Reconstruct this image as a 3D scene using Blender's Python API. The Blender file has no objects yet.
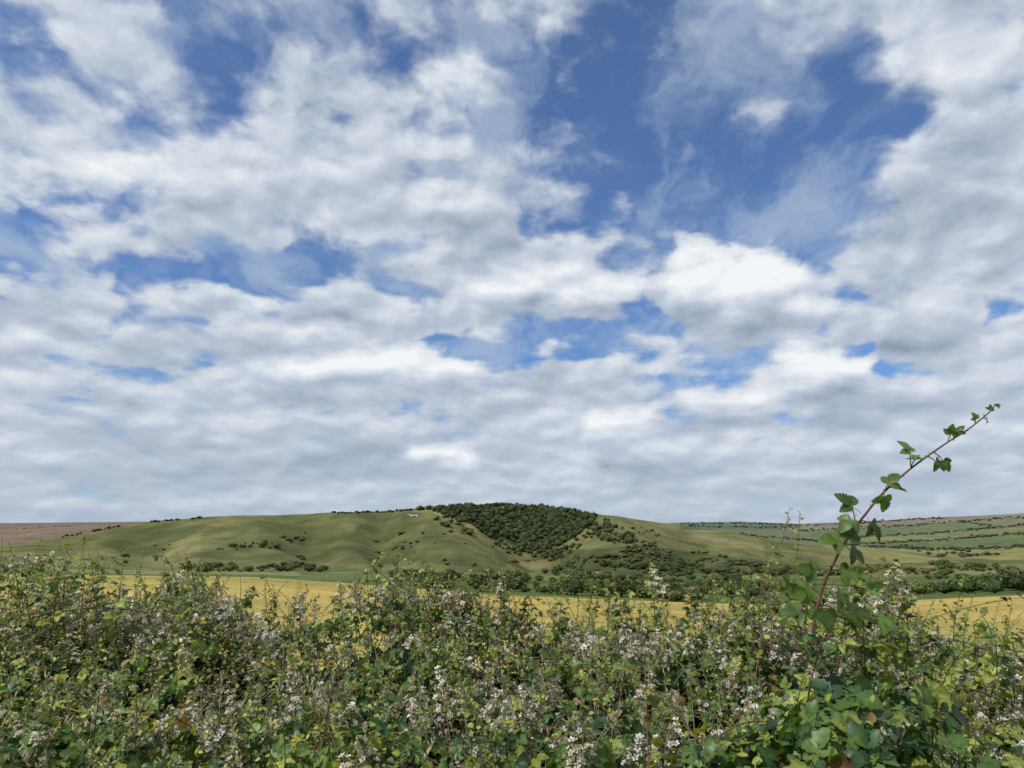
import bpy, math, numpy as np
rng = np.random.default_rng(7)
sc = bpy.context.scene
F = 1024*26/36.0; PITCH = math.radians(12.3); CZ = 1.7
cp, sp = math.cos(PITCH), math.sin(PITCH)

# ------------------------------------------------------------------ helpers
def ray(px, py):
    u = (np.asarray(px, float)-512)/F; v = (384-np.asarray(py, float))/F
    return u, cp - v*sp, sp + v*cp
def azel(px, py):
    X, Y, Z = ray(px, py)
    return np.arctan2(X, Y), Z/np.hypot(X, Y)
def topix(x, y, z):
    z = z-CZ
    d = y*cp + z*sp
    d = np.where(d < 1e-3, 1e-3, d)
    return 512+F*x/d, 384-F*(-y*sp+z*cp)/d

# ------------------------------------------------------------------ world (built first: cheap node updates)
SUN_EL, SUN_AZ = math.radians(50), math.radians(-125)
w = bpy.data.worlds.new('World'); w.use_nodes = True
T = w.node_tree; T.nodes.clear(); N = T.nodes; LK = T.links
D_bl = [(640, 90, 170, 60, -.26), (785, 178, 75, 40, -.45), (500, 60, 90, 60, -.12), (850, 95, 60, 60, -.20), (440, 15, 80, 26, -.2), (245, 25, 45, 22, -.38),
        (22, 218, 45, 22, -.5), (245, 262, 95, 14, -.42), (110, 252, 70, 12, -.28), (480, 343, 56, 18, -.66), (430, 300, 60, 12, -.35), (865, 357, 36, 12, -.7), (968, 315, 28, 16, -.6), (50, 285, 70, 10, -.35),
        (360, 250, 60, 12, -.32), (185, 322, 90, 10, -.35), (700, 205, 90, 20, -.34), (742, 292, 130, 100, -.30), (590, 345, 40, 12, -.15), (300, 70, 40, 16, -.12), (90, 200, 50, 10, -.2), (460, 115, 60, 26, -.30),
        (150, 120, 150, 60, .20), (990, 100, 80, 90, .28), (950, 240, 80, 55, .30), (560, 190, 80, 24, .12), (330, 140, 90, 50, .10), (300, 455, 900, 62, .24), (800, 455, 500, 62, .20)]
B_bl = [(140, 110, 130, 50, .10), (125, 175, 55, 20, .22), (30, 20, 50, 20, .15), (970, 60, 80, 40, .14), (940, 215, 110, 40, -.10),
        (340, 455, 110, 14, -.18), (110, 465, 120, 12, -.14), (500, 508, 1200, 9, -.08), (220, 200, 90, 12, -.14), (430, 215, 80, 14, -.10), (980, 165, 60, 20, -.10), (880, 470, 140, 14, -.08)]
puffs = []
pr = np.random.default_rng(21)
gaps = [(480, 343, 60, 20), (865, 357, 38, 12), (968, 315, 34, 20), (740, 290, 125, 90), (22, 218, 46, 26), (780, 180, 80, 44), (245, 262, 100, 16), (640, 80, 180, 70)]
for i in range(130):
    cy = 505-330*pr.random()**1.3; s_ = (515-cy)/330
    p = (pr.uniform(-80, 1100), cy, (14+52*s_)*pr.uniform(.6, 1.5), (4+20*s_)*pr.uniform(.6, 1.3), pr.uniform(.0, .16), pr.uniform(.12, .30), pr.uniform(.4, .9))
    if not any(((p[0]-c[0])/(c[2]+p[2]*.7))**2+((p[1]-c[1])/(c[3]+p[3]*.7))**2 < 1 for c in gaps): puffs.append(p)
puffs.sort(key=lambda p: -p[1])
puffs += [(905, 325, 66, 34, .02, .24, .9), (1010, 350, 50, 22, .10, .2, .8), (560, 287, 78, 24, .30, .22, .9), (225, 292, 60, 14, .2, .16, .8), (60, 340, 80, 18, .16, .2, .8), (30, 378, 70, 14, .12, .2, .7), (160, 388, 80, 12, .1, .18, .7), (300, 335, 60, 14, .2, .16, .7),
          (520, 398, 55, 14, .04, .24, .8), (950, 385, 80, 24, .12, .24, .9), (850, 440, 70, 15, .10, .22, .8), (765, 445, 50, 13, .16, .22, .8), (670, 456, 60, 11, .16, .2, .8), (445, 452, 34, 13, .28, .16, .9), (130, 430, 90, 11, .12, .16, .7), (560, 470, 60, 8, .10, .16, .7),
          (385, 372, 110, 27, .30, .30, 1.), (820, 372, 62, 24, .32, .26, .95), (722, 402, 52, 22, .26, .26, .95), (618, 425, 46, 21, .30, .28, .95), (742, 290, 84, 66, .28, .26, 1.)]
def sm01(x): x = np.clip(x, 0, 1); return x*x*(3-2*x)
def skymap(PX, PY):
    PY = PY-6
    dD = np.zeros(PX.shape); dB = np.zeros(PX.shape)
    for (cx, cy, rx, ry, am) in D_bl: dD += am*np.exp(-((PX-cx)/rx)**2-((PY-cy)/ry)**2)
    for (cx, cy, rx, ry, am) in B_bl: dB += am*np.exp(-((PX-cx)/rx)**2-((PY-cy)/ry)**2)
    for (cx, cy, rx, ry, bt, bd, op) in puffs:
        v = (PY-cy)/ry; u = (PX-cx)/rx
        d = np.sqrt(u*u+np.where(v > 0, v*1.25, v)**2)
        mk = sm01((1.15-d)/.35)*op
        br = bt-(bt+bd)*sm01((v+.55)/1.5)
        dB = dB*(1-mk)+br*mk
        dD = dD*(1-mk)+np.maximum(dD, .42)*mk
    return dD, dB
NCc = 32
A37 = math.radians(37)
ge = np.radians(np.concatenate([np.linspace(.6, 25.8, 21), np.linspace(27.8, 42, 7)])); NRr = len(ge); NLOW = 21
def dir2pix(a, e):
    return topix(np.sin(a)*np.cos(e)*1e5, np.cos(a)*np.cos(e)*1e5, np.sin(e)*1e5+CZ)
def mkramp(ga, e):
    PXr, PYr = dir2pix(ga, np.full(NCc, e)); dD, dB = skymap(PXr, PYr)
    rp = N.new('ShaderNodeValToRGB'); c2 = rp.color_ramp
    for c_ in range(1, NCc-1): c2.elements.new(c_/(NCc-1))
    for c_ in range(NCc): c2.elements[c_].color = (float(np.clip(.5+dD[c_]*.8, 0, 1)), float(.5+dB[c_]), 0, 1)
    return rp
rampsL = [mkramp(np.linspace(-A37, 0, NCc), e) for e in ge[:NLOW]]
rampsR = [mkramp(np.linspace(0, A37, NCc), e) for e in ge[:NLOW]]
rampsF = [mkramp(np.linspace(-A37, A37, NCc), e) for e in ge[NLOW:]]
def put(s, v):
    if isinstance(v, bpy.types.NodeSocket): LK.new(v, s)
    else: s.default_value = v
def MT(op, a, b=0., c=0., clamp=False):
    n = N.new('ShaderNodeMath'); n.operation = op; n.use_clamp = clamp
    put(n.inputs[0], a); put(n.inputs[1], b); put(n.inputs[2], c); return n.outputs[0]
def VM(op, a, b=None, scale=None):
    n = N.new('ShaderNodeVectorMath'); n.operation = op; put(n.inputs[0], a)
    if b is not None: put(n.inputs[1], b)
    if scale is not None: put(n.inputs['Scale'], scale)
    return n.outputs[0]
def CB(x, y, z=0.):
    n = N.new('ShaderNodeCombineXYZ'); put(n.inputs[0], x); put(n.inputs[1], y); put(n.inputs[2], z); return n.outputs[0]
def NZ(v, scale, detail=6, rough=.55, out=0):
    n = N.new('ShaderNodeTexNoise'); n.noise_dimensions = '2D'; put(n.inputs['Vector'], v); n.inputs['Scale'].default_value = scale
    n.inputs['Detail'].default_value = detail; n.inputs['Roughness'].default_value = rough
    return n.outputs[out]
def MR(v, a, b, c, d, smooth=False):
    n = N.new('ShaderNodeMapRange'); put(n.inputs[0], v)
    if smooth: n.interpolation_type = 'SMOOTHSTEP'
    for i, q in enumerate((a, b, c, d)): put(n.inputs[i+1], q)
    return n.outputs[0]
def MIX(f, a, b):
    n = N.new('ShaderNodeMix'); n.data_type = 'RGBA'; put(n.inputs[0], f); put(n.inputs[6], a); put(n.inputs[7], b); return n.outputs[2]
tc = N.new('ShaderNodeTexCoord'); dirv = tc.outputs['Generated']
sx = N.new('ShaderNodeSeparateXYZ'); LK.new(dirv, sx.inputs[0]); dx, dy, dz = sx.outputs
zc = MT('MAXIMUM', dz, 0.)
den = MT('ADD', zc, .18); den3 = MT('ADD', zc, .30)
P2 = CB(MT('DIVIDE', dx, den), MT('DIVIDE', dy, den), 0.)
P3 = CB(MT('DIVIDE', dx, den3), MT('DIVIDE', dy, den3), 0.)
az = MT('ARCTAN2', dx, dy); el = MT('ARCSINE', dz)
uv = CB(az, MT('MULTIPLY', el, 1.5), 0.)
wv = VM('SUBTRACT', NZ(uv, 9., 4, .5, out=1), (.5, .5, .5))
ws = N.new('ShaderNodeSeparateXYZ'); LK.new(wv, ws.inputs[0])
wamp = MR(dz, .03, .5, .05, .11)
azw = MT('ADD', az, MT('MULTIPLY', ws.outputs[0], wamp)); elw = MT('ADD', el, MT('MULTIPLY', MT('MULTIPLY', ws.outputs[1], .6), wamp))
facL = MR(azw, -A37, 0., 0., 1.); facR = MR(azw, 0., A37, 0., 1.); facF = MR(azw, -A37, A37, 0., 1.)
accs = [None, None]
for r_ in range(NLOW):
    wgt = None if r_ == 0 else MR(elw, float(ge[r_-1]), float(ge[r_]), 0., 1.)
    for k_, (rl, fc) in enumerate(((rampsL, facL), (rampsR, facR))):
        LK.new(fc, rl[r_].inputs[0])
        accs[k_] = rl[r_].outputs[0] if wgt is None else MIX(wgt, accs[k_], rl[r_].outputs[0])
acc = MIX(MT('GREATER_THAN', azw, 0.), accs[0], accs[1])
for r_ in range(NLOW, NRr):
    rp = rampsF[r_-NLOW]; LK.new(facF, rp.inputs[0])
    acc = MIX(MR(elw, float(ge[r_-1]), float(ge[r_]), 0., 1.), acc, rp.outputs[0])
sp_ = N.new('ShaderNodeSeparateColor'); LK.new(acc, sp_.inputs[0])
Dbl = MT('DIVIDE', MT('SUBTRACT', sp_.outputs[0], .5), .8); Bbl = MT('SUBTRACT', sp_.outputs[1], .5)
Pw = VM('ADD', P2, VM('SCALE', wv, scale=.08))
nA = NZ(Pw, 2.4, 5, .52)
P3w = VM('ADD', P3, VM('SCALE', wv, scale=.05))
nB = NZ(P3w, 8.5, 6, .50)
nB2 = NZ(VM('ADD', VM('SCALE', P3w, scale=.972), (-.018, 0, 0)), 8.5, 6, .50)
base = MT('ADD', .525, MT('MULTIPLY', MT('SUBTRACT', nA, .5), 1.0))
base = MT('ADD', base, MT('MULTIPLY', MT('SUBTRACT', nB, .5), 1.0))
D = MT('ADD', base, Dbl)
alpha = MR(D, .29, .62, 0., 1., True)
nV = NZ(VM('MULTIPLY', VM('ADD', P2, VM('SCALE', wv, scale=.2)), (1.5, .8, 1)), 2.6, 5, .6)
veil = MR(nV, .36, .70, .06, .64, True)
relief2 = MT('SUBTRACT', nB, nB2)
ramp_el = MR(dz, .05, .40, .25, .85)
lum = MT('ADD', .62, MT('MULTIPLY', Bbl, 1.3))
lum = MT('ADD', lum, MT('MULTIPLY', MT('MULTIPLY', relief2, .85), ramp_el))
lum = MT('ADD', lum, MT('MULTIPLY', MT('SUBTRACT', nA, .5), .30))
lum = MT('MAXIMUM', MT('MINIMUM', lum, .95), .25)
KS = .1
ramp = N.new('ShaderNodeValToRGB'); LK.new(lum, ramp.inputs[0])
cr_ = ramp.color_ramp; cr_.elements[0].position = .25; cr_.elements[0].color = (.265, .325, .42, 1); cr_.elements[1].position = .95; cr_.elements[1].color = (.92, .94, .96, 1)
e = cr_.elements.new(.6); e.color = (.50, .57, .675, 1)
cloud = VM('SCALE', ramp.outputs[0], scale=1/KS)
sky = N.new('ShaderNodeTexSky'); sky.sky_type = 'NISHITA'; sky.sun_disc = False; sky.sun_elevation = SUN_EL; sky.sun_rotation = SUN_AZ
sky.air_density = 1.; sky.dust_density = .3; sky.ozone_density = 3.
skyc = VM('MULTIPLY', sky.outputs[0], (.62, .88, 1.2))
hz = MR(dz, .0, .18, .85, 0., True)
skyv = MIX(veil, skyc, (.46/KS, .56/KS, .70/KS, 1))
a2 = MT('MAXIMUM', alpha, hz)
a3 = MT('MULTIPLY', a2, .97)
final = MIX(a3, skyv, cloud)
bg = N.new('ShaderNodeBackground'); LK.new(final, bg.inputs[0]); bg.inputs[1].default_value = KS
wo = N.new('ShaderNodeOutputWorld'); LK.new(bg.outputs[0], wo.inputs[0])
w.cycles.sampling_method = 'MANUAL'; w.cycles.sample_map_resolution = 256
sc.world = w

_tab = rng.random((256, 256))
def vnoise(x, y):
    xi = np.floor(x).astype(int); yi = np.floor(y).astype(int)
    fx = x-xi; fy = y-yi
    fx = fx*fx*(3-2*fx); fy = fy*fy*(3-2*fy)
    a = _tab[xi % 256, yi % 256]; b = _tab[(xi+1) % 256, yi % 256]
    c = _tab[xi % 256, (yi+1) % 256]; d = _tab[(xi+1) % 256, (yi+1) % 256]
    return (a*(1-fx)+b*fx)*(1-fy)+(c*(1-fx)+d*fx)*fy
def fbm(x, y, o=4):
    s = 0; a = 1; t = 0
    for i in range(o):
        s = s+a*vnoise(x*2**i+13*i, y*2**i+7*i); t += a; a *= .5
    return s/t

def mkmesh(name, V, Q, C=None, mat=None, parent=None, smooth=False):
    V = np.asarray(V, np.float32); Q = np.asarray(Q, np.int32)
    me = bpy.data.meshes.new(name)
    n = Q.shape[1]
    me.vertices.add(len(V)); me.vertices.foreach_set('co', V.ravel())
    me.loops.add(Q.size); me.loops.foreach_set('vertex_index', Q.ravel())
    me.polygons.add(len(Q))
    me.polygons.foreach_set('loop_start', np.arange(0, Q.size, n, dtype=np.int32))
    me.polygons.foreach_set('loop_total', np.full(len(Q), n, np.int32))
    if smooth: me.polygons.foreach_set('use_smooth', np.ones(len(Q), bool))
    if C is not None:
        a = me.attributes.new('col', 'FLOAT_COLOR', 'POINT')
        C4 = np.ones((len(V), 4), np.float32); C4[:, :3] = C
        a.data.foreach_set('color', C4.ravel())
    me.update(calc_edges=True)
    ob = bpy.data.objects.new(name, me); sc.collection.objects.link(ob)
    if mat: me.materials.append(mat)
    if parent: ob.parent = parent
    return ob
def empty(name, loc=(0, 0, 0)):
    e = bpy.data.objects.new(name, None); sc.collection.objects.link(e); e.empty_display_size = .2
    return e

class Acc:
    def __init__(s): s.V = []; s.Q = []; s.C = []; s.n = 0
    def add(s, V, Q, C):
        V = np.asarray(V, float).reshape(-1, 3)
        s.V.append(V); s.Q.append(np.asarray(Q)+s.n)
        C = np.asarray(C, float)
        if C.ndim == 1: C = np.tile(C, (len(V), 1))
        s.C.append(C); s.n += len(V)
    def inst(s, TV, TQ, P, R, S, C, TC=None):
        N = len(P); S = np.asarray(S, float)
        if S.ndim == 1: S = S[:, None]
        L = TV[None]*S[:, None, :]
        V = np.einsum('nij,nvj->nvi', R, L)+P[:, None]
        Q = TQ[None]+(np.arange(N)*len(TV))[:, None, None]
        CC = np.repeat(C[:, None], len(TV), 1)
        if TC is not None: CC = CC*TC[None]
        s.V.append(V.reshape(-1, 3)); s.Q.append(Q.reshape(-1, TQ.shape[1])+s.n)
        s.C.append(CC.reshape(-1, 3)); s.n += N*len(TV)
    def make(s, name, mat, parent=None, smooth=False):
        return mkmesh(name, np.concatenate(s.V), np.concatenate(s.Q), np.concatenate(s.C), mat, parent, smooth)

def nrm(v): return v/np.maximum(np.linalg.norm(v, axis=-1, keepdims=True), 1e-9)
def frames(d, n):
    d = nrm(d); x = nrm(np.cross(d, n)); z = np.cross(x, d)
    return np.stack([x, d, z], -1)

# ------------------------------------------------------------------ materials
def nodes(mat):
    mat.use_nodes = True; t = mat.node_tree; t.nodes.clear()
    return t
def mat_col(name, rough=.6, transl=0., noise_scale=30., noise_amt=.35, bump=0., bump_scale=60., spec=.3, detail=3):
    m = bpy.data.materials.new(name); t = nodes(m); N = t.nodes; L = t.links
    out = N.new('ShaderNodeOutputMaterial'); b = N.new('ShaderNodeBsdfPrincipled')
    at = N.new('ShaderNodeAttribute'); at.attribute_name = 'col'
    tc = N.new('ShaderNodeTexCoord')
    nz = N.new('ShaderNodeTexNoise'); nz.inputs['Scale'].default_value = noise_scale; nz.inputs['Detail'].default_value = detail
    L.new(tc.outputs['Object'], nz.inputs['Vector'])
    mr = N.new('ShaderNodeMapRange'); mr.inputs[1].default_value = .3; mr.inputs[2].default_value = .7
    mr.inputs[3].default_value = 1-noise_amt; mr.inputs[4].default_value = 1+noise_amt
    L.new(nz.outputs[0], mr.inputs[0])
    vm = N.new('ShaderNodeVectorMath'); vm.operation = 'SCALE'
    L.new(at.outputs['Color'], vm.inputs[0]); L.new(mr.outputs[0], vm.inputs['Scale'])
    L.new(vm.outputs[0], b.inputs['Base Color'])
    b.inputs['Roughness'].default_value = rough
    b.inputs['Specular IOR Level'].default_value = spec
    if bump:
        n2 = N.new('ShaderNodeTexNoise'); n2.inputs['Scale'].default_value = bump_scale; n2.inputs['Detail'].default_value = 3
        L.new(tc.outputs['Object'], n2.inputs['Vector'])
        bp = N.new('ShaderNodeBump'); bp.inputs['Strength'].default_value = 1; bp.inputs['Distance'].default_value = bump
        L.new(n2.outputs[0], bp.inputs['Height']); L.new(bp.outputs[0], b.inputs['Normal'])
    if transl:
        tr = N.new('ShaderNodeBsdfTranslucent'); mx = N.new('ShaderNodeMixShader'); mx.inputs[0].default_value = transl
        v2 = N.new('ShaderNodeVectorMath'); v2.operation = 'MULTIPLY'; v2.inputs[1].default_value = (1.6, 1.5, .6)
        L.new(vm.outputs[0], v2.inputs[0]); L.new(v2.outputs[0], tr.inputs[0])
        L.new(b.outputs[0], mx.inputs[1]); L.new(tr.outputs[0], mx.inputs[2]); L.new(mx.outputs[0], out.inputs[0])
    else: L.new(b.outputs[0], out.inputs[0])
    return m
M_leaf = mat_col('leaf', .45, .30, 90, .22, 0, 300, .4)
M_cane = mat_col('cane', .6, 0, 60, .3)
M_petal = mat_col('petal', .6, .3, 80, .12)
M_tree = mat_col('tree_foliage', .8, .12, .25, .3, spec=.1)
M_land = mat_col('land', .95, 0, .025, .22, .5, .35, spec=.05, detail=8)
M_core = mat_col('hedge_interior', .95, 0, 25, .5, .03, 40, spec=.05)
M_chalk = mat_col('chalk', .9, 0, .5, .08)

# ------------------------------------------------------------------ terrain
X_ = lambda *p: (np.array([q[0] for q in p], float), np.array([q[1] for q in p], float))
crest = X_((0, 574), (100, 575), (250, 577), (330, 582), (420, 589), (500, 595), (600, 599), (700, 603), (800, 606), (900, 601), (1024, 595))
valley = X_((0, 571), (250, 573), (330, 577), (420, 582), (500, 586), (600, 589), (700, 592), (800, 595), (900, 592), (1024, 586))
foot = X_((0, 566), (200, 570), (400, 573), (500, 574), (600, 574), (700, 578), (800, 580), (1024, 573))
midh = X_((0, 552), (100, 548), (200, 543), (300, 541), (400, 541), (500, 545), (550, 548), (600, 542), (650, 547), (700, 554), (760, 562), (820, 568), (900, 567), (1024, 560))
ridge = X_((-60, 552), (0, 546), (60, 537), (120, 526), (160, 520.5), (200, 518), (250, 516), (330, 513), (380, 511.5), (420, 509), (450, 506.5), (480, 505), (510, 505), (540, 507), (580, 512), (600, 516), (620, 518), (660, 522.5), (700, 527.5), (740, 534), (780, 541), (820, 547), (860, 552), (900, 556), (960, 558), (1024, 554))
b19 = X_((0, 546), (60, 541), (120, 537), (300, 530), (600, 530), (700, 538), (780, 544), (820, 546), (900, 547), (1024, 543))
b25 = X_((0, 535), (60, 533), (120, 532), (300, 532), (600, 532), (700, 530), (800, 535), (900, 534), (1024, 530))
b35 = X_((0, 523.5), (100, 522.5), (160, 522), (300, 524), (600, 526), (680, 523), (740, 522), (800, 524), (860, 522), (920, 518.5), (980, 516), (1024, 514))

NA1 = 1200
az_in = np.linspace(-math.radians(41), math.radians(41), NA1)
az_out = np.linspace(math.radians(41), math.radians(319), 90)[1:-1]
AZ = np.concatenate([az_in, az_out])
def col_of(az):
    a = np.where(az > math.pi, az-2*math.pi, az)
    a = np.clip(a, -math.radians(38), math.radians(38))
    return a
def tanel(tab, az, off=0):
    a, t = azel(tab[0], tab[1]+off)
    return np.interp(col_of(az), a, t)
def zprof(tab, r, az, off=0): return CZ + r*tanel(tab, az, off)
def ctrl(az):
    K = []
    o = np.zeros_like(az)
    K.append((0, o-.02)); K.append((6, o-.25))
    K.append((40, zprof(crest, 40, az, 21)-.7)); K.append((90, zprof(crest, 90, az, 7)-.7))
    K.append((165, zprof(crest, 165, az)-.7)); K.append((260, zprof(crest, 260, az, 8)-.7))
    K.append((420, zprof(valley, 420, az, 4))); K.append((620, zprof(valley, 620, az)))
    K.append((900, zprof(foot, 900, az))); K.append((1200, zprof(midh, 1200, az)))
    K.append((1500, zprof(ridge, 1500, az))); K.append((1900, zprof(b19, 1900, az)))
    K.append((2500, zprof(b25, 2500, az))); K.append((3500, zprof(b35, 3500, az)))
    K.append((5000, zprof(b35, 5000, az, 12))); K.append((9000, o-20)); K.append((25000, o-40))
    return np.array([k[0] for k in K], float), np.stack([k[1] for k in K])
kr, kz = ctrl(AZ)
h = np.diff(kr)[:, None]; dl = np.diff(kz, axis=0)/h
m = np.zeros_like(kz); m[0] = dl[0]; m[-1] = dl[-1]
w1 = 2*h[1:]+h[:-1]; w2 = h[1:]+2*h[:-1]
same = (dl[1:]*dl[:-1]) > 0
den_ = np.where(same, w1/np.where(dl[:-1] == 0, 1, dl[:-1])+w2/np.where(dl[1:] == 0, 1, dl[1:]), 1)
m[1:-1] = np.where(same, (w1+w2)/den_, 0)
RR = np.unique(np.concatenate([np.linspace(0.5, 6, 6), np.geomspace(6, 300, 90), np.linspace(300, 900, 70), np.linspace(900, 1520, 150), np.linspace(1520, 2000, 40), np.linspace(2000, 3600, 120), np.geomspace(3600, 25000, 24)]))
NR = len(RR)
ki = np.clip(np.searchsorted(kr, RR, side='right')-1, 0, len(kr)-2)
hh = (kr[ki+1]-kr[ki])[:, None]; t = ((RR-kr[ki])[:, None])/hh
Z = (2*t**3-3*t**2+1)*kz[ki]+(t**3-2*t**2+t)*hh*m[ki]+(-2*t**3+3*t**2)*kz[ki+1]+(t**3-t**2)*hh*m[ki+1]
AG, RG = np.meshgrid(AZ, RR)
GX = RG*np.sin(AG); GY = RG*np.cos(AG)
PXc = 512+F*np.tan(np.clip(col_of(AG), -.75, .75))*1.0
win = np.clip((RG-930)/150, 0, 1)*np.clip((1500-RG)/200, 0, 1)
k = (RG-930)/570
def gau(c, w): return np.exp(-((PXc-c)/w)**2)
rel = -28*gau(548-45*k, 34)+12*gau(455-25*k, 40)+16*gau(628-25*k, 38)-13*gau(330-40*k, 26)+9*gau(270-20*k, 34)-11*gau(150, 36)-15*gau(395-20*k, 20)+9*gau(210, 24)-13*gau(690-10*k, 22)+8*gau(735, 22)-7*gau(70, 24)
rel += 12*(fbm(GX/90, GY/140, 4)-.5)
Z += rel*win
wf = np.clip((RG-1600)/400, 0, 1)*np.clip((3450-RG)/500, 0, 1)
Z += wf*18*(fbm(GX/500, GY/500, 3)-.5)
Z += np.clip((RG-200)/200, 0, 1)*1.2*(fbm(GX/30, GY/30, 3)-.5)*np.clip((3000-RG)/500, 0, 1)

naz = len(AZ)
in_az = AZ[:NA1]
def H(x, y):
    x = np.atleast_1d(np.asarray(x, float)); y = np.atleast_1d(np.asarray(y, float))
    a = np.arctan2(x, y); r = np.hypot(x, y)
    fi = np.clip((a-in_az[0])/(in_az[1]-in_az[0]), 0, NA1-1.001); i = fi.astype(int); fa = fi-i
    j = np.clip(np.searchsorted(RR, r)-1, 0, NR-2); fr = np.clip((r-RR[j])/(RR[j+1]-RR[j]), 0, 1)
    return (Z[j, i]*(1-fa)+Z[j, i+1]*fa)*(1-fr)+(Z[j+1, i]*(1-fa)+Z[j+1, i+1]*fa)*fr
RM = np.concatenate([np.linspace(170, 1600, 900), np.linspace(1600, 5000, 700)])
def hit(px, py, rmin=170):
    X, Y, Zd = ray(px, py); l = math.hypot(X, Y); X /= l; Y /= l; s = Zd/l
    rm = RM[RM >= rmin]
    z = H(rm*X, rm*Y); ok = np.where(z >= CZ+rm*s)[0]
    if len(ok) == 0: return None
    r = rm[ok[0]]
    return np.array([r*X, r*Y, z[ok[0]]])

def inpoly(px, py, P):
    c = np.zeros(px.shape, bool); n = len(P)
    for i in range(n):
        x1, y1 = P[i]; x2, y2 = P[(i+1) % n]
        if y1 == y2: continue
        cnd = ((y1 > py) != (y2 > py)) & (px < (x2-x1)*(py-y1)/(y2-y1)+x1)
        c ^= cnd
    return c
gpx, gpy = topix(GX, GY, Z)
jx = gpx+9*(fbm(GX/40, GY/40, 4)-.5); jy = gpy+3*(fbm(GX/25+50, GY/25, 3)-.5)
col = np.zeros(GX.shape+(3,))
g1 = np.array([.118, .126, .048]); g2 = np.array([.19, .176, .072]); g3 = np.array([.072, .086, .033])  # hill greens set darker to stand in for cloud shadow
n1 = fbm(GX/160, GY/160, 5)[..., None]; n2 = fbm(GX/22+9, GY/45, 4)[..., None]; n3 = fbm(GX/60+31, GY/60, 5)[..., None]
col[:] = g1+(g2-g1)*np.clip((n1-.35)*3, 0, 1)
col = col*(.6+.8*n2)
b_ = np.clip((.50-n3)*7, 0, 1)*.8
col = col*(1-b_)+g3*b_
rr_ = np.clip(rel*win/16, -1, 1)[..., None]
col = col*(1+.22*rr_)  # relief shading painted in: spurs lightened, hollows darkened
front = RG < 1520
def paint(P, c, mask, amt=1., j=True):
    q = inpoly(jx if j else gpx, jy if j else gpy, P) & mask
    col[q] = col[q]*(1-amt)+np.array(c)*amt*(.7+.6*n2[q])
near = (RG < 900)
mm = (RG > 230) & near
col[mm] = (np.array([.085, .115, .034])*(.8+.4*n2))[mm]
paint([(0, 568), (420, 574), (420, 577), (0, 572)], (.19, .18, .08), (RG > 300) & (RG < 1000))
paint([(440, 576), (900, 580), (900, 584), (440, 581)], (.07, .11, .03), (RG > 300) & (RG < 1000))
paint([(300, 571), (560, 573), (640, 580), (300, 580)], (.11, .14, .05), (RG > 300) & (RG < 1000))
fr = front & (RG > 900)
paint([(380, 512), (430, 512), (520, 556), (500, 570), (400, 560), (330, 550)], (.070, .080, .032), fr, .6)
paint([(200, 530), (330, 522), (380, 545), (360, 566), (200, 566)], (.09, .10, .038), fr, .4)
paint([(440, 506), (600, 514), (560, 545), (530, 552), (500, 540)], (.03, .042, .016), fr, .9)
paint([(425, 516), (500, 538), (530, 560), (500, 562), (450, 540)], (.13, .127, .053), fr, .7)
paint([(590, 518), (650, 530), (720, 556), (690, 560), (560, 548)], (.15, .14, .062), fr, .6)
paint([(640, 522), (700, 530), (760, 544), (720, 548), (660, 534)], (.17, .16, .08), fr, .6)
paint([(560, 552), (640, 545), (760, 560), (860, 572), (560, 576)], (.05, .065, .024), fr, .75)
paint([(0, 556), (160, 556), (260, 562), (420, 566), (420, 571), (0, 568)], (.14, .14, .06), fr, .6)
lf = (RG > 1500) & (GX < -300)
col[lf] = (np.array([.17, .115, .075])*(.85+.3*n2))[lf]
paint([(0, 540), (60, 532), (120, 526), (120, 524), (0, 529)], (.20, .145, .095), lf, .7, False)
rt = (RG > 1520) & (GX > 0)
col[rt] = (np.array([.12, .14, .06])*(.9+.2*n2))[rt]
fields = [([(680, 524), (800, 523), (800, 530), (680, 530)], (.085, .11, .065)),
          ([(770, 526), (900, 519), (1030, 512), (1030, 517), (900, 526), (790, 531)], (.19, .165, .11)),
          ([(800, 531), (900, 526), (960, 522), (1000, 527), (900, 534), (820, 538)], (.105, .14, .055)),
          ([(960, 522), (1030, 517), (1030, 524), (1000, 527)], (.155, .165, .07)),
          ([(820, 539), (930, 534), (1030, 526), (1030, 533), (930, 541), (840, 545)], (.15, .17, .06)),
          ([(860, 546), (960, 540), (1030, 534), (1030, 546), (960, 549)], (.095, .13, .045)),
          ([(870, 548), (960, 550), (1030, 547), (1030, 560), (960, 558)], (.20, .19, .07)),
          ([(820, 545), (870, 547), (960, 562), (900, 562), (840, 556)], (.19, .18, .07))]
for P, c in fields: paint(P, c, (RG > 1200) & (GX > 0), .9, False)
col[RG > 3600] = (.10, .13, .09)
col[RG < 8] = (.09, .11, .035)
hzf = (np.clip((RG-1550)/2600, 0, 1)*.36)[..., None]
col = col*(1-hzf)+np.array([.135, .155, .16])*hzf  # aerial haze painted into the far land colour, growing with distance
V = np.stack([GX, GY, Z], -1).reshape(-1, 3)
I = np.arange(NR*naz).reshape(NR, naz); J = np.roll(I, -1, 1)
Qd = np.stack([I[:-1], J[:-1], J[1:], I[1:]], -1).reshape(-1, 4)[:, ::-1]
mkmesh('ground', V, Qd, col.reshape(-1, 3), M_land, None, True)

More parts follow.
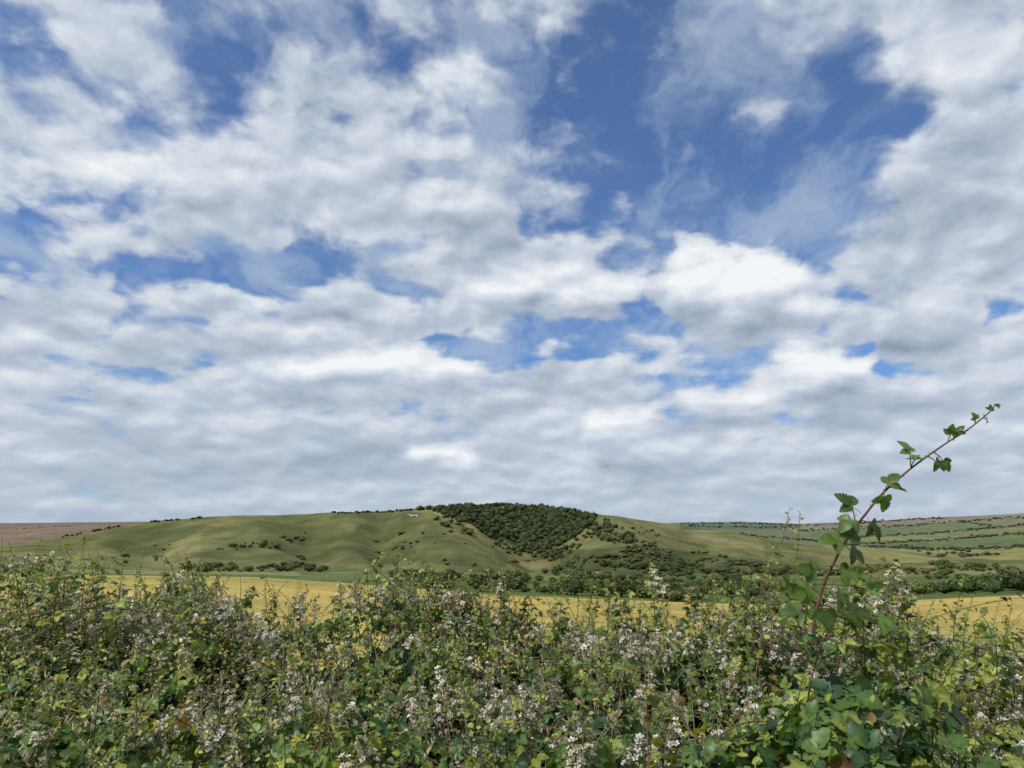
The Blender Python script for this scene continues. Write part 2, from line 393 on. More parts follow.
wa = np.linspace(-math.radians(60), math.radians(60), 700); wr = np.geomspace(9, 172, 160)
WA, WR = np.meshgrid(wa, wr); wx = WR*np.sin(WA); wy = WR*np.cos(WA)
wz = H(wx, wy)+.7+.12*(fbm(wx/3, wy/3, 3)-.5)
last = np.clip((WR-168)/4, 0, 1); wz -= last*.9
n = fbm(wx/14, wy/14, 4)
rowd = np.abs(((wx*.9+wy*.25)/12) % 1-.5)
tram = (rowd > .478)
wc = np.array([.45, .34, .095])*(.7+.6*n[..., None])
gp = np.clip((fbm(wx/30+4, wy/60, 4)-.5)*8, 0, 1)[..., None]
wc = wc*(1-gp*np.array([.26, .13, .15]))
wc = np.where(tram[..., None], wc*.75, wc)
M_wheat = mat_col('wheat', .9, 0, 2.2, .28, .25, 5, spec=.1, detail=6)
I = np.arange(WA.size).reshape(WA.shape)
Qw = np.stack([I[:-1, :-1], I[1:, :-1], I[1:, 1:], I[:-1, 1:]], -1).reshape(-1, 4)
mkmesh('wheat_field', np.stack([wx, wy, wz], -1).reshape(-1, 3), Qw, wc.reshape(-1, 3), M_wheat, None, True)

# ------------------------------------------------------------------ distant trees
import bmesh
def icov(sub):
    bm = bmesh.new(); bmesh.ops.create_icosphere(bm, subdivisions=sub, radius=1)
    v = np.array([q.co[:] for q in bm.verts]); f = np.array([[w.index for w in q.verts] for q in bm.faces]); bm.free()
    return v, f
IV, IF = icov(2)
def tree_mass(name, pts, size, colr, nclump=40, wide=1.):
    A = Acc(); N = len(pts)
    pts = np.asarray(pts); size = np.asarray(size)
    for k in range(N):
        s = size[k]; rad = np.array([s*.5*rng.uniform(.7, 1.5)*wide, s*.5*rng.uniform(.7, 1.5)*wide, s*.42])
        c = pts[k]+np.array([0, 0, s*.40])
        ph = rng.random(3)*9
        lump = 1+.28*np.sin(IV[:, 0]*4+ph[0])*np.sin(IV[:, 1]*4+ph[1])+.18*np.sin(IV[:, 2]*7+ph[2])*np.cos(IV[:, 0]*5+ph[1])
        base = np.array(colr)*rng.uniform(.6, 1.6)*np.array([rng.uniform(.85, 1.35), 1, rng.uniform(.8, 1.1)])
        A.add(IV*lump[:, None]*rad*.80+c, IF, base)
        d = rng.normal(size=(nclump, 3)); d[:, 2] = np.abs(d[:, 2])*1.1-.35; d = nrm(d)
        P = c+d*rad*rng.uniform(.75, 1.25, (nclump, 1))
        nr = nrm(d+rng.normal(size=(nclump, 3))*.5)
        t1 = nrm(np.cross(nr, rng.normal(size=(nclump, 3)))); t2 = np.cross(nr, t1)
        q = s*rng.uniform(.05, .15, (nclump, 1))
        tri = np.stack([P+t1*q, P-t1*q*.6+t2*q*.9, P-t1*q*.5-t2*q*.9], 1)
        A.add(tri.reshape(-1, 3), np.arange(nclump*3).reshape(-1, 3), np.repeat(base*rng.uniform(.7, 1.8, (nclump, 1)), 3, 0))
    return A.make(name, M_tree)
def poly_pts(P, n, rmin=170, clump=None):
    P = np.array(P, float); out = []
    lo = P.min(0); hi = P.max(0); tries = 0
    while len(out) < n and tries < n*30:
        tries += 1
        q = lo+(hi-lo)*rng.random(2)
        if inpoly(np.array([q[0]]), np.array([q[1]]), P)[0]:
            h_ = hit(q[0], q[1], rmin)
            if h_ is None: continue
            if clump is not None and fbm(h_[0]/38+5, h_[1]/60+8, 3) < clump: continue
            out.append(h_)
    return out
def line_pts(L, step, jit=.5, rmin=170, skip=0.):
    out = []; L = np.array(L, float)
    for a, b in zip(L[:-1], L[1:]):
        d = np.hypot(*(b-a)); m_ = max(2, int(d/step))
        for i in range(m_):
            if rng.random() < skip: continue
            q = a+(b-a)*(i+rng.random())/m_
            h_ = hit(q[0], q[1]+rng.normal()*jit, rmin)
            if h_ is not None: out.append(h_)
    return out
pts = poly_pts([(428, 509), (450, 507), (480, 505.5), (540, 507.5), (598, 516), (588, 527), (572, 540), (548, 552), (520, 545), (490, 531), (455, 520)], 1000, 900)
pts += poly_pts([(420, 511), (480, 512), (540, 545), (560, 560), (520, 556), (480, 540), (440, 525)], 110, 900, .5)
pts += poly_pts([(560, 530), (610, 520), (640, 540), (600, 556), (548, 560)], 90, 900, .48)
pts += line_pts([(420, 510.5), (450, 507.5), (510, 505.8), (545, 508), (585, 513.5)], 2.2, .3, 900)
pts = np.array(pts); tree_mass('hanger_woodland', pts, rng.uniform(5.5, 11.5, len(pts))*rng.uniform(.6, 1.2, len(pts)), (.046, .066, .027), 30)
pts = line_pts([(332, 513.6), (365, 512.8), (395, 511.8), (420, 510)], 2, .25, 900, .15)+line_pts([(150, 522.5), (200, 518.6)], 3, .2, 900, .3)+line_pts([(60, 538), (120, 527)], 2.5, .2, 900, .3)
pts = np.array(pts); tree_mass('ridge_trees', pts, rng.uniform(2.5, 6.0, len(pts)), (.04, .055, .026), 24, 1.4)
pts = poly_pts([(215, 550), (290, 534), (310, 538), (270, 552)], 50, 900, .50)
pts += poly_pts([(190, 568), (300, 558), (320, 567), (200, 571)], 80, 700, .48)
pts += poly_pts([(380, 540), (395, 530), (420, 545), (400, 556)], 16, 900)
pts += poly_pts([(430, 520), (470, 520), (520, 548), (510, 556), (470, 540)], 40, 900, .5)
pts += poly_pts([(540, 550), (600, 540), (700, 552), (770, 566), (740, 578), (560, 576)], 420, 800, .45)
pts += poly_pts([(600, 538), (640, 527), (690, 545), (650, 550)], 50, 900, .5)
pts += poly_pts([(320, 525), (700, 530), (700, 570), (320, 570)], 45, 900, .54)
pts += poly_pts([(0, 552), (380, 520), (380, 568), (0, 566)], 14, 900, .56)
pts = np.array(pts); tree_mass('hillside_scrub', pts, rng.uniform(2., 6.5, len(pts))*rng.uniform(.5, 1.2, len(pts)), (.058, .074, .030), 26, 1.5)
pts = line_pts([(180, 572), (330, 571)], 5, .5, 500, .3)
pts += line_pts([(400, 577), (470, 579), (560, 577), (640, 581), (700, 584), (760, 587)], 3.2, 2.8, 300, .3)
pts += line_pts([(420, 586), (520, 592), (700, 600)], 5, 1, 300, .35)
pts += line_pts([(560, 590), (640, 593), (700, 596), (800, 592)], 4, 1.5, 300, .15)
pts += line_pts([(850, 573), (900, 569), (960, 580), (1030, 590)], 3.6, 3, 300, .15)
pts += line_pts([(880, 594), (960, 592), (1030, 590)], 3.5, 1.5, 300, .1)
pts += line_pts([(930, 568), (1030, 574)], 3.2, 2, 300, .05)
pts += line_pts([(600, 566), (720, 572), (840, 575), (900, 570)], 3, 1.5, 300, .15)
pts = np.array(pts); tree_mass('valley_trees', pts, rng.uniform(3, 9.5, len(pts)), (.052, .076, .028), 150, 1.25)
far = []
for L, st in [([(680, 524.5), (740, 523.5), (800, 525.5)], 1.6), ([(690, 527), (800, 528)], 2), ([(770, 527), (850, 524), (900, 521)], 2), ([(800, 531), (900, 526), (960, 522), (1030, 517)], 2), ([(820, 538.5), (930, 534), (1000, 527.5), (1030, 525)], 2), ([(840, 545.5), (930, 541), (1030, 533.5)], 1.8), ([(870, 548), (960, 550), (1030, 547)], 2.2), ([(960, 522), (1000, 527)], 2), ([(1000, 561), (900, 546)], 3), ([(740, 535), (800, 540), (870, 547)], 2.4), ([(860, 523), (920, 519.5), (950, 518)], 2)]:
    far += line_pts(L, st, .5, 1530, .15)
far += poly_pts([(900, 552), (1024, 548), (1024, 560), (920, 562)], 10, 1200, .5)
far = np.array(far)  # tree colours below are paled, with distance haze painted in
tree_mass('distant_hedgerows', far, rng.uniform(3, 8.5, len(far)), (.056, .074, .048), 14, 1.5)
far2 = np.array(line_pts([(0, 530), (60, 527), (110, 525)], 3, .2, 1530, .4))
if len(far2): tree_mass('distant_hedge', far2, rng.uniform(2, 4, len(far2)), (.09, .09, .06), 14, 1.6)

hp = [(0, 2.6), (.5, 3.2), (1.2, 3.0), (1.6, 2.3), (2.6, 2.1), (4.4, 2.2), (5.2, 2.3), (6.0, 1.4), (5.6, 1.5), (5.3, 1.1), (5.4, 0), (5.0, 0), (4.8, 1), (4.3, 1.1), (2.6, 1.2), (2.4, .9), (2.6, 0), (2.2, 0), (1.9, .9), (1.5, 1.4), (1.1, 2.3), (.6, 2.4)]
bm = bmesh.new()
vs = []
for a, b in hp:
    q = hit(407+a*1.9, 517.6-b*1.0, 900)
    vs.append(bm.verts.new(q+np.array([0, -.5, .9])))
bm.faces.new(vs); bmesh.ops.triangulate(bm, faces=bm.faces[:])
me = bpy.data.meshes.new('chalk_horse'); bm.to_mesh(me); bm.free()
a = me.attributes.new('col', 'FLOAT_COLOR', 'POINT'); a.data.foreach_set('color', np.tile([.33, .33, .28, 1.], len(me.vertices)))
me.materials.append(M_chalk); sc.collection.objects.link(bpy.data.objects.new('chalk_horse', me))

# ------------------------------------------------------------------ hedge
sil = X_((-300, 580), (0, 578), (60, 574), (100, 592), (150, 604), (190, 588), (230, 602), (260, 615), (330, 617), (400, 587), (440, 595), (470, 608), (540, 621), (600, 614), (640, 614), (700, 622), (760, 603), (800, 595), (860, 592), (900, 616), (950, 648), (1024, 657), (1300, 657))
def S(x, y):
    y_ = np.maximum(y, .5)
    px = 512+F*x/(y_*cp)
    sy = np.interp(px, *sil)
    top = CZ-3.7*(sy+9-545)/F/cp*1.02
    low = CZ-.56
    t_ = np.clip((y_-1.9)/1.7, 0, 1)
    z = low+(top-low)*(t_*t_*(3-2*t_)*.5+t_*.5)
    z = z-np.clip(y_-3.95, 0, 2)**2*2.0
    z = z+.40*(fbm(x*2.6+3, y*2.6, 3)-.52)*np.clip((4.6-y_)/1.2, .4, 1)
    z = z+.19*np.exp(-((x-.78)/.38)**2-((y-1.55)/.35)**2)
    z = z+.07*np.exp(-((x+.5)/.5)**2-((y-1.9)/.4)**2)
    z = z-np.clip(1.25-y_, 0, 1)**2*3
    return z
def S1(x, y): return float(S(np.array([x]), np.array([y]))[0])
def normS(x, y):
    e = .05
    return nrm(np.stack([-(S(x+e, y)-S(x-e, y))/(2*e), -(S(x, y+e)-S(x, y-e))/(2*e), np.ones_like(x)], -1))

hedge = empty('bramble_hedge')
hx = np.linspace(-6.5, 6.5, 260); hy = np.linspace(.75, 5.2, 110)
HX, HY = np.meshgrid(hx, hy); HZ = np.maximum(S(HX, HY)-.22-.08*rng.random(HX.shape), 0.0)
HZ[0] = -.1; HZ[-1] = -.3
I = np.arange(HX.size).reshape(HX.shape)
mkmesh('interior', np.stack([HX, HY, HZ], -1).reshape(-1, 3), np.stack([I[:-1, :-1], I[:-1, 1:], I[1:, 1:], I[1:, :-1]], -1).reshape(-1, 4), np.tile([.020, .025, .011], (HX.size, 1)), M_core, hedge)  # dark filler sheet, its colour standing in for shade between the leaves

def leaflet(L=1., W=.36, teeth=.12, ns=7, fold=.25, droop=.25):
    ts = np.linspace(0, 1, ns); vv = []
    for i, t_ in enumerate(ts):
        w = W*(math.sin(math.pi*min(1, t_**.75))**.75 if 0 < t_ < 1 else .02)
        if i % 2 == 1: w *= 1+teeth
        else: w *= 1-teeth
        z = -droop*t_*t_*L
        vv += [(-w, L*t_+(.03 if i % 2 else 0), z+fold*w), (0, L*t_, z), (w, L*t_+(.03 if i % 2 else 0), z+fold*w)]
    q = []
    for i in range(ns-1):
        b = 3*i; q += [(b, b+1, b+4, b+3), (b+1, b+2, b+5, b+4)]
    sh = np.ones((len(vv), 3)); sh[1::3] *= 1.35
    return np.array(vv), np.array(q), sh
def compose(parts):
    V = []; Q = []; C = []; n_ = 0
    for (v, q, c) in parts: V.append(v); Q.append(q+n_); C.append(c); n_ += len(v)
    return np.concatenate(V), np.concatenate(Q), np.concatenate(C)
def rotz(v, a, s=1., off=(0, 0, 0), roll=0):
    c, s_ = math.cos(a), math.sin(a)
    v = v*s
    cr, sr = math.cos(roll), math.sin(roll)
    v = np.stack([v[:, 0]*cr+v[:, 2]*sr, v[:, 1], -v[:, 0]*sr+v[:, 2]*cr], -1)
    return np.stack([v[:, 0]*c-v[:, 1]*s_, v[:, 0]*s_+v[:, 1]*c, v[:, 2]], -1)+np.array(off)
petiole = (np.array([(-.02, -.6, .05), (.02, -.6, .05), (.02, 0, 0), (-.02, 0, 0)]), np.array([(0, 1, 2, 3)]), np.ones((4, 3)))
def trefoil(dr, fo, nl=3, ns=9, W=.40, teeth=.14):
    lv, lq, lc = leaflet(W=W, droop=dr, fold=fo, ns=ns, teeth=teeth)
    parts = [(rotz(lv, 0, 1., (0, .12, 0)), lq, lc), (rotz(lv, 1.15, .84, roll=.25), lq, lc*.92), (rotz(lv, -1.15, .84, roll=-.25), lq, lc*1.06), petiole]
    if nl == 5: parts += [(rotz(lv, 2.0, .6, (0, -.1, 0)), lq, lc), (rotz(lv, -2.0, .6, (0, -.1, 0)), lq, lc)]
    return compose(parts)
TREF = [trefoil(.2, .3), trefoil(.45, .2), trefoil(.1, .5, 5, 7), trefoil(.6, .45)]
TREFS = [trefoil(.25, .3, 3, 15, .38, .17), trefoil(.45, .25, 3, 15, .40, .17), trefoil(.1, .45, 3, 15, .36, .17)]
SML = leaflet(W=.36, teeth=.0, ns=5, droop=.2, fold=.3)

def leafcol(n_, kind=0, p=None):
    a = np.array([.062, .124, .028]); b = np.array([.125, .190, .039]); c = np.array([.25, .29, .057]); d = np.array([.030, .068, .022])
    u = rng.random(n_)[:, None]; w = rng.random(n_)[:, None]
    C = a+(b-a)*u
    pc = .12 if kind == 0 else .42
    C = np.where(w < pc, c*(.7+.4*u), C)
    C = np.where(w > .78, d*(.8+.6*u), C)
    C = np.where((w > pc) & (w < pc+.015), np.array([.20, .11, .035]), C)
    if p is not None:
        f = fbm(p[:, 0]*1.6+20, p[:, 1]*1.6, 3)[:, None]
        C = C*(.5+1.0*f)*np.concatenate([.85+.35*f, np.ones_like(f), np.ones_like(f)], 1)
    return C
LV = Acc(); CN = Acc(); FL = Acc()
def scatter_leaves(n_, yr, smin, smax, depth, small=False):
    y = rng.uniform(yr[0], yr[1], n_); x = rng.uniform(-1, 1, n_)*(y*.85+.35)
    clump = fbm(x*5+40, y*5, 3)
    keep = rng.random(n_) < np.clip((clump-.34)*4.5, .08, 1)
    if small: keep &= rng.random(n_) < np.clip((fbm(x*1.3+9, y*1.3, 2)-.38)*5+(x < -.3)*.25, .05, 1)
    x = x[keep]; y = y[keep]; n2_ = len(x)
    z = S(x, y)-rng.exponential(depth, n2_)+.04
    P = np.stack([x, y, z], -1)
    nn = nrm(normS(x, y)*.8+rng.normal(size=(n2_, 3))*.48+np.array([-.15, -.35, .15]))
    d = nrm(np.cross(nn, rng.normal(size=(n2_, 3))))
    d[:, 2] -= .15; R = frames(d, nn)
    sz = rng.uniform(smin, smax, n2_)*(1+.2*(x > .2))
    C = leafcol(n2_, 1 if small else 0, P)
    if small:
        LV.inst(SML[0], SML[1], P, R, sz, C, SML[2])
    else:
        k_ = rng.integers(0, 4, n2_)
        for i in range(4):
            q = k_ == i; LV.inst(TREF[i][0], TREF[i][1], P[q], R[q], sz[q], C[q], TREF[i][2])
scatter_leaves(20000, (1.15, 4.5), .020, .040, .070)
scatter_leaves(36000, (1.3, 4.5), .011, .021, .055, True)

def tube(A, P, r0, r1, c, sides=5):
    P = np.asarray(P, float); n_ = len(P)
    T = nrm(np.gradient(P, axis=0)); up = np.array([.3, .9, .2])
    X1 = nrm(np.cross(T, up)); Y1 = np.cross(T, X1)
    a = np.arange(sides)*2*math.pi/sides
    r = np.linspace(r0, r1, n_)[:, None, None]
    V_ = P[:, None]+r*(np.cos(a)[None, :, None]*X1[:, None]+np.sin(a)[None, :, None]*Y1[:, None])
    I_ = np.arange(n_*sides).reshape(n_, sides); J_ = np.roll(I_, -1, 1)
    A.add(V_.reshape(-1, 3), np.stack([I_[:-1], J_[:-1], J_[1:], I_[1:]], -1).reshape(-1, 4), c)
def bez(a, b, c, n_=9):
    t_ = np.linspace(0, 1, n_)[:, None]
    return a*(1-t_)**2+2*b*t_*(1-t_)+c*t_**2
RED = np.array([.14, .06, .045]); GRN = np.array([.12, .15, .05]); BRN = np.array([.15, .11, .07])
def cane(A_c, A_l, P, r0, r1, c, spacing, size, small, tipfade=True, start=.15):
    tube(A_c, P, r0, r1, c)
    seg = np.linalg.norm(np.diff(P, axis=0), axis=1); L = seg.sum(); cs = np.concatenate([[0], np.cumsum(seg)])
    s_ = np.arange(L*start, L, spacing); s_ = s_+rng.normal(size=len(s_))*spacing*.2; s_ = np.clip(s_, 0, L)
    if len(s_) == 0: return
    B = np.stack([np.interp(s_, cs, P[:, i]) for i in range(3)], -1)
    T = np.stack([np.interp(s_, cs, np.gradient(P[:, i])) for i in range(3)], -1); T = nrm(T)
    n_ = len(s_)
    side = nrm(np.cross(T, rng.normal(size=(n_, 3))))
    d = nrm(side+T*.5+np.array([0, 0, -.05])); nn = nrm(np.array([0, -.45, .7])+rng.normal(size=(n_, 3))*.45+T*.3)
    R = frames(d, nn)
    fade = (1-.5*(s_/L)) if tipfade else np.ones(n_)
    sz = size*fade*rng.uniform(.75, 1.25, n_)
    C = leafcol(n_, 1)
    C = C*(1-(s_/L)[:, None]**3*.5)+(s_/L)[:, None]**3*.5*np.array([.22, .21, .05])
    if small:
        A_l.inst(SML[0], SML[1], B+d*sz[:, None]*.1, R, sz, C, SML[2])
    else:
        k_ = rng.integers(0, 4, n_)
        for i in range(4):
            q = k_ == i
            if q.any(): A_l.inst(TREF[i][0], TREF[i][1], (B+d*sz[:, None]*.6)[q], R[q], sz[q], C[q], TREF[i][2])
for i in range(950):
    y = rng.uniform(1.6, 4.1); x = rng.uniform(-1, 1)*(y*.78+.3)
    b = np.array([x, y, S1(x, y)-.12])
    small = rng.random() < (.7 if x < 0 else .45)
    L = rng.uniform(.18, .42)
    lean = rng.normal(size=2)*.35
    tip = b+np.array([lean[0], lean[1], 1])*L*(1 if small else .85)
    mid = b+np.array([lean[0]*.15, lean[1]*.15, .6])*L
    if rng.random() < .12:
        tip = b+np.array([rng.normal()*.5, rng.normal()*.2, .22]); mid = (b+tip)/2+np.array([0, 0, .12])
    c = RED if rng.random() < .45 else GRN
    cane(CN, LV, bez(b, mid, tip), .0016 if small else .0026, .0007, c*rng.uniform(.7, 1.3), .011 if small else .035, rng.uniform(.014, .024) if small else rng.uniform(.022, .036), small)
def at(px, py, dist):
    X, Y, Z_ = ray(px, py); return np.array([X, Y, Z_])/Y*dist+np.array([0, 0, CZ])
sprays = [(195, 610, 186, 553, 3.4, 1), (215, 610, 225, 566, 3.5, 1), (400, 620, 402, 542, 3.3, 1), (375, 620, 368, 562, 3.2, 0), (425, 610, 440, 570, 3.4, 1), (590, 625, 596, 572, 3.5, 1), (660, 620, 655, 566, 3.4, 0), (770, 640, 790, 507, 2.7, 1), (760, 640, 768, 540, 2.8, 1), (790, 640, 812, 560, 2.6, 0), (960, 680, 966, 578, 2.7, 1), (1000, 690, 1012, 600, 2.5, 1), (930, 680, 935, 600, 2.7, 1), (300, 620, 308, 585, 3.5, 1), (505, 620, 500, 568, 3.3, 1), (530, 620, 545, 582, 3.4, 0), (60, 610, 66, 545, 2.9, 0), (95, 610, 98, 550, 2.9, 0), (78, 610, 82, 540, 2.8, 0), (20, 610, 12, 560, 3.1, 1), (150, 615, 140, 572, 3.3, 1), (700, 630, 716, 580, 3.3, 1), (270, 620, 262, 574, 3.4, 1), (840, 650, 858, 560, 2.4, 0), (730, 640, 735, 590, 3.1, 0), (460, 615, 462, 575, 3.4, 0), (620, 625, 628, 590, 3.4, 0), (330, 620, 338, 588, 3.4, 0), (985, 690, 980, 612, 2.4, 0), (905, 660, 898, 575, 2.4, 0), (870, 650, 880, 560, 2.4, 0), (745, 640, 752, 570, 2.9, 0), (410, 620, 415, 552, 3.2, 1), (385, 620, 388, 556, 3.3, 0), (205, 620, 200, 558, 3.3, 1), (40, 610, 38, 560, 2.9, 0), (480, 620, 485, 576, 3.3, 1), (0, 620, -4, 562, 2.9, 0), (50, 620, 52, 556, 2.8, 0), (175, 620, 168, 570, 3.2, 0), (230, 620, 240, 575, 3.2, 0), (360, 620, 355, 572, 3.3, 1), (560, 630, 566, 585, 3.2, 0), (605, 630, 610, 580, 3.3, 0), (680, 630, 690, 588, 3.2, 0), (1015, 690, 1020, 630, 2.3, 0)]
for (x0, y0, x1, y1, dd, sm) in sprays:
    for rep in range(2):
        ox = rng.normal()*9*rep; oy = rep*rng.uniform(4, 16)
        a = at(x0+ox, y0+18, dd); c = at(x1+ox*1.3, y1+oy, dd+rng.normal()*.08); b = (a+c)/2+np.array([rng.normal()*.03, rng.normal()*.04, .02])
        P = bez(a, b, c, 12)
        cane(CN, LV, P, .0022, .0008, RED*rng.uniform(.9, 1.4) if rng.random() < .6 else GRN, .009 if sm else .024, .026 if sm else .036, bool(sm), start=.1)
        for k_ in range(3 if sm else 1):
            u = rng.uniform(.25, .7); q = P[int(u*11)]
            e = q+np.array([rng.normal()*.05, rng.normal()*.04, rng.uniform(.04, .1)])
            cane(CN, LV, bez(q, (q+e)/2+np.array([rng.normal()*.015, 0, .01]), e), .0012, .0006, GRN, .009 if sm else .03, .020 if sm else .028, bool(sm))
for i in range(90):
    y = rng.uniform(1.7, 3.6); x = rng.uniform(-1, 1)*(y*.75)
    z = S1(x, y)
    a = np.array([x, y, z-.08]); dx_ = rng.choice([-1, 1])*rng.uniform(.2, .6)
    c = a+np.array([dx_, rng.normal()*.2, rng.uniform(-.05, .08)]); b = (a+c)/2+np.array([0, 0, rng.uniform(.08, .2)])
    tube(CN, bez(a, b, c, 14), .0028, .0014, (RED if i % 2 else BRN)*rng.uniform(.8, 1.5))

def panicle(seed, openf):
    r = np.random.default_rng(seed); A = Acc()
    tube(A, np.array([(0, 0, -.5), (0.02, 0, 0), (0, 0.02, .5), (0, 0, 1.)]), .03, .015, (.14, .14, .08), 3)
    for i in range(26):
        h_ = r.uniform(0, 1.05); rad = (1.1-h_)*.6*r.uniform(.4, 1); an = r.uniform(0, 6.28)
        p = np.array([rad*math.cos(an), rad*math.sin(an), h_+.1*r.random()])
        tube(A, np.array([(0, 0, h_-.12), p*.6+np.array([0, 0, h_*.3]), p]), .014, .010, (.18, .18, .11), 3)
        d = nrm(p-np.array([0, 0, h_-.3])); t1 = nrm(np.cross(d, r.normal(size=3))); t2 = np.cross(d, t1)
        if r.random() < openf:
            s_ = r.uniform(.12, .18); ct = r.choice(3, p=[.65, .27, .08]); pc = [(.83, .80, .79), (.76, .66, .67), (.6, .52, .5)][ct]
            for k_ in range(5):
                a_ = k_*1.2566+r.normal()*.08; e = math.cos(a_)*t1+math.sin(a_)*t2; f = np.cross(d, e)
                A.add([p+e*.02, p+e*s_*.65+f*s_*.34+d*.05, p+e*s_*1.05+d*.07, p+e*s_*.65-f*s_*.34+d*.05], [(0, 1, 2, 3)], pc)
            for k_ in range(7):
                e = r.normal(size=3)*.05; q = p+d*.08+e
                A.add([p, p+t1*.015, q+t1*.012, q], [(0, 1, 2, 3)], (.40, .40, .22))
        else:
            s_ = r.uniform(.045, .08); cc = [(.34, .31, .22), (.44, .38, .31), (.24, .27, .14), (.58, .53, .48)][r.integers(4)]
            A.add([p-d*s_, p+t1*s_, p+t2*s_, p+d*s_], [(0, 1, 3, 2)], cc); A.add([p-d*s_, p-t1*s_, p-t2*s_, p+d*s_], [(0, 1, 3, 2)], cc)
            A.add([p-d*s_, p+t1*s_, p-t2*s_, p+d*s_], [(0, 1, 3, 2)], cc)
            for k_ in range(7):
                e = nrm(d*.8+r.normal(size=3)*.6)*s_*2.2
                w_ = nrm(np.cross(e, r.normal(size=3)))*.016
                A.add([p-w_, p+w_, p+e+w_*.6, p+e-w_*.6], [(0, 1, 2, 3)], np.array(cc)*1.2)
    return np.concatenate(A.V), np.concatenate(A.Q), np.concatenate(A.C)
PAN = [panicle(i, o) for i, o in enumerate([.12, .3, .5, .15, .55, .05, .1])]
n_ = 2700
y = rng.uniform(1.6, 4.05, n_); x = rng.uniform(-1, 1, n_)*(y*.78+.25)
dens = np.clip((fbm(x*2.4+70, y*2.4, 3)-.39)*4.5, .09, 1)*np.where(y < 2.2, .7, 1.)
q = rng.random(n_) < dens; x = x[q]; y = y[q]; n_ = len(x)
P = np.stack([x, y, S(x, y)+rng.uniform(-.01, .07, n_)], -1)
ax = nrm(np.array([0, -.25, 1])+rng.normal(size=(n_, 3))*.35)
R = frames(np.cross(ax, rng.normal(size=(n_, 3))), ax)
sz = rng.uniform(.038, .075, n_)*np.where(y < 2.3, .75, 1); kk = rng.integers(0, 7, n_)
for i in range(7):
    q = kk == i
    FL.inst(PAN[i][0], PAN[i][1], P[q], R[q], sz[q], np.ones((q.sum(), 3))*rng.uniform(.8, 1.1, (q.sum(), 1)), PAN[i][2])
for (a_, b_, dd, s_) in [(895, 575, 2.3, .072), (885, 600, 2.3, .065), (655, 578, 3.2, .07), (340, 590, 3.3, .07), (840, 745, 1.8, .06), (860, 760, 1.7, .06), (360, 600, 3.0, .07), (300, 600, 3.2, .07), (650, 680, 2.3, .06), (735, 750, 1.9, .05), (180, 720, 2.1, .05), (670, 700, 2.2, .055), (500, 590, 3.3, .06), (575, 640, 2.9, .06), (390, 585, 3.2, .055), (1015, 670, 2.1, .065), (355, 590, 3.1, .065), (665, 592, 3.1, .065), (905, 592, 2.3, .06), (820, 750, 1.75, .055), (640, 695, 2.2, .055), (375, 595, 3.1, .06), (885, 745, 1.8, .05)]:
    p = at(a_, b_, dd)[None]; i = int(rng.integers(1, 5)); ax = nrm(np.array([[rng.normal()*.25, -.1, 1]]))
    FL.inst(PAN[i][0], PAN[i][1], p-ax*s_*.6, frames(np.cross(ax, rng.normal(size=(1, 3))), ax), np.array([s_]), np.ones((1, 3)), PAN[i][2])
for i in range(260):
    y = rng.uniform(1.7, 3.6); x = rng.uniform(-1, .4)*(y*.78)
    z = S1(x, y); L = rng.uniform(.1, .28)
    a = np.array([x, y, z-.08]); c = a+np.array([rng.normal()*.08, rng.normal()*.05, L]); b = (a+c)/2+np.array([0, 0, .03])
    P_ = bez(a, b, c, 7); tube(CN, P_, .0011, .0006, (.34, .29, .17), 3)
    for k_ in range(12):
        q = P_[-1]+(P_[-2]-P_[-1])*rng.uniform(0, 1.8); e = nrm(np.array([rng.normal()*.5, rng.normal()*.5, 1]))*.014; w_ = np.array([.0013, 0, 0])
        CN.add([q-w_, q+w_, q+e+w_, q+e-w_], [(0, 1, 2, 3)], (.36, .30, .18))
LV.make('leaves', M_leaf, hedge); CN.make('canes', M_cane, hedge); FL.make('flowers', M_petal, hedge)

# ------------------------------------------------------------------ long arching shoot
shoot = empty('bramble_shoot')
SL = Acc(); SCn = Acc()
kp = [(812, 632, 1.62), (822, 590, 1.6), (832, 566, 1.58), (846, 541, 1.56), (864, 516, 1.54), (885, 491, 1.52), (914, 466, 1.5), (945, 444, 1.5), (970, 428, 1.5), (993, 409, 1.5)]
KP = np.array([at(*k_) for k_ in kp])
tt = np.linspace(0, len(KP)-1, 60)
def cr(P, t_):
    i = min(int(t_), len(P)-2); f = t_-i
    p0 = P[max(i-1, 0)]; p1 = P[i]; p2 = P[i+1]; p3 = P[min(i+2, len(P)-1)]
    return .5*((2*p1)+(-p0+p2)*f+(2*p0-5*p1+4*p2-p3)*f*f+(-p0+3*p1-3*p2+p3)*f**3)
CP = np.array([cr(KP, t_) for t_ in tt])
tube(SCn, CP, .0034, .0013, np.array([.17, .07, .05]), 7)
for i in range(46):
    j = rng.integers(1, 56); q = CP[j]; T_ = nrm(CP[j+1]-CP[j-1]); d = nrm(np.cross(T_, rng.normal(size=3))); L = .006
    SCn.add([q-T_*.002, q+T_*.002, q+d*L-T_*.003, q+d*L-T_*.0032], [(0, 1, 2, 3)], (.2, .08, .05))
def shoot_leaf(px, py, dist, u, size, dirxy, bright=1.):
    base = cr(KP, u); tgt = at(px, py, dist); size = size*1.18
    tube(SCn, bez(base, (base+tgt)/2+np.array([0, 0, .006]), tgt, 6), .0012, .0009, (.15, .12, .05), 4)
    d = np.array([[dirxy[0], rng.normal()*.3-.15, dirxy[1]]]); nn = np.array([[rng.normal()*.4, -.8, .5+rng.normal()*.3]])
    k_ = rng.integers(0, 3)
    C = np.array([[.10, .165, .032]])*rng.uniform(.45, 1.15)*bright
    SL.inst(TREFS[k_][0], TREFS[k_][1], tgt[None], frames(d, nn), np.array([size]), C, TREFS[k_][2])
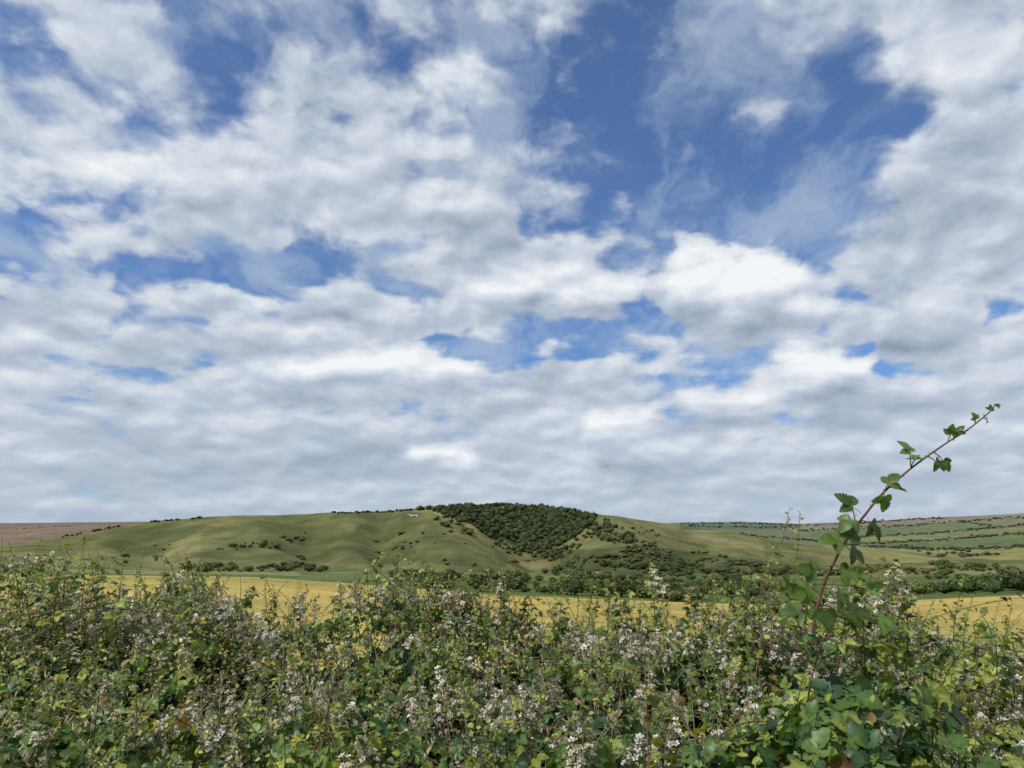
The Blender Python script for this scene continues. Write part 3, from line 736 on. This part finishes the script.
for a in [(852, 506, 1.53, 3.6, .030, (-.7, .7)), (851, 520, 1.5, 3.7, .026, (-.6, -.4)), (871, 524, 1.52, 3.8, .030, (.5, -.8)), (838, 541, 1.55, 3.0, .032, (-.9, .1)), (851, 551, 1.55, 2.8, .030, (.7, -.5)), (848, 538, 1.5, 2.9, .026, (.3, .6)),
          (889, 484, 1.5, 5.0, .024, (.5, .6)), (884, 497, 1.5, 5.0, .024, (.1, -1)), (897, 489, 1.5, 5.1, .020, (.9, 0)), (910, 452, 1.5, 5.9, .024, (-.5, .8)), (915, 460, 1.48, 5.9, .020, (.5, .5)), (936, 462, 1.5, 6.4, .020, (.8, -.6)), (943, 461, 1.5, 6.6, .018, (.4, -.9)),
          (951, 434, 1.5, 7.1, .017, (-.2, 1)), (958, 432, 1.5, 7.3, .013, (.5, .8)), (976, 419, 1.5, 8.2, .012, (-.5, .8)), (986, 419, 1.5, 8.4, .013, (1, -.2)), (990, 410, 1.5, 8.9, .010, (.3, 1)), (996, 406, 1.5, 9., .009, (1, .4)),
          (815, 572, 1.55, 2.0, .028, (-.9, .3)), (842, 573, 1.55, 2.1, .028, (.9, -.1)), (808, 590, 1.5, 1.2, .028, (-.8, -.3)), (838, 596, 1.5, 1.1, .030, (.8, -.4)), (824, 612, 1.5, .8, .030, (.1, -.8)), (800, 612, 1.55, .5, .030, (-.9, 0)), (852, 615, 1.5, .5, .030, (.8, .1)), (870, 590, 1.55, 1.2, .026, (.8, .3)), (880, 620, 1.5, .6, .028, (.8, -.2)), (790, 585, 1.6, 1.4, .024, (-.6, .6))]:
    shoot_leaf(*a)
SCn.make('cane', M_cane, shoot); SL.make('leaves', M_leaf, shoot)

sun = bpy.data.lights.new('sun', 'SUN'); sun.energy = 3.7; sun.angle = math.radians(.6); sun.color = (1., .95, .87)
so = bpy.data.objects.new('sun', sun); sc.collection.objects.link(so)
from mathutils import Vector
sd = Vector((math.sin(SUN_AZ)*math.cos(SUN_EL), math.cos(SUN_AZ)*math.cos(SUN_EL), math.sin(SUN_EL)))
so.rotation_euler = sd.to_track_quat('Z', 'Y').to_euler(); so.location = (0, 0, 50)

cam = bpy.data.cameras.new('camera'); co = bpy.data.objects.new('camera', cam); sc.collection.objects.link(co)
cam.lens = 26; cam.sensor_width = 36; cam.clip_start = .05; cam.clip_end = 60000
co.location = (0, 0, CZ); co.rotation_euler = (math.pi/2+PITCH, 0, 0)
sc.camera = co
sc.view_settings.view_transform = 'Standard'; sc.view_settings.look = 'None'; sc.view_settings.exposure = 0
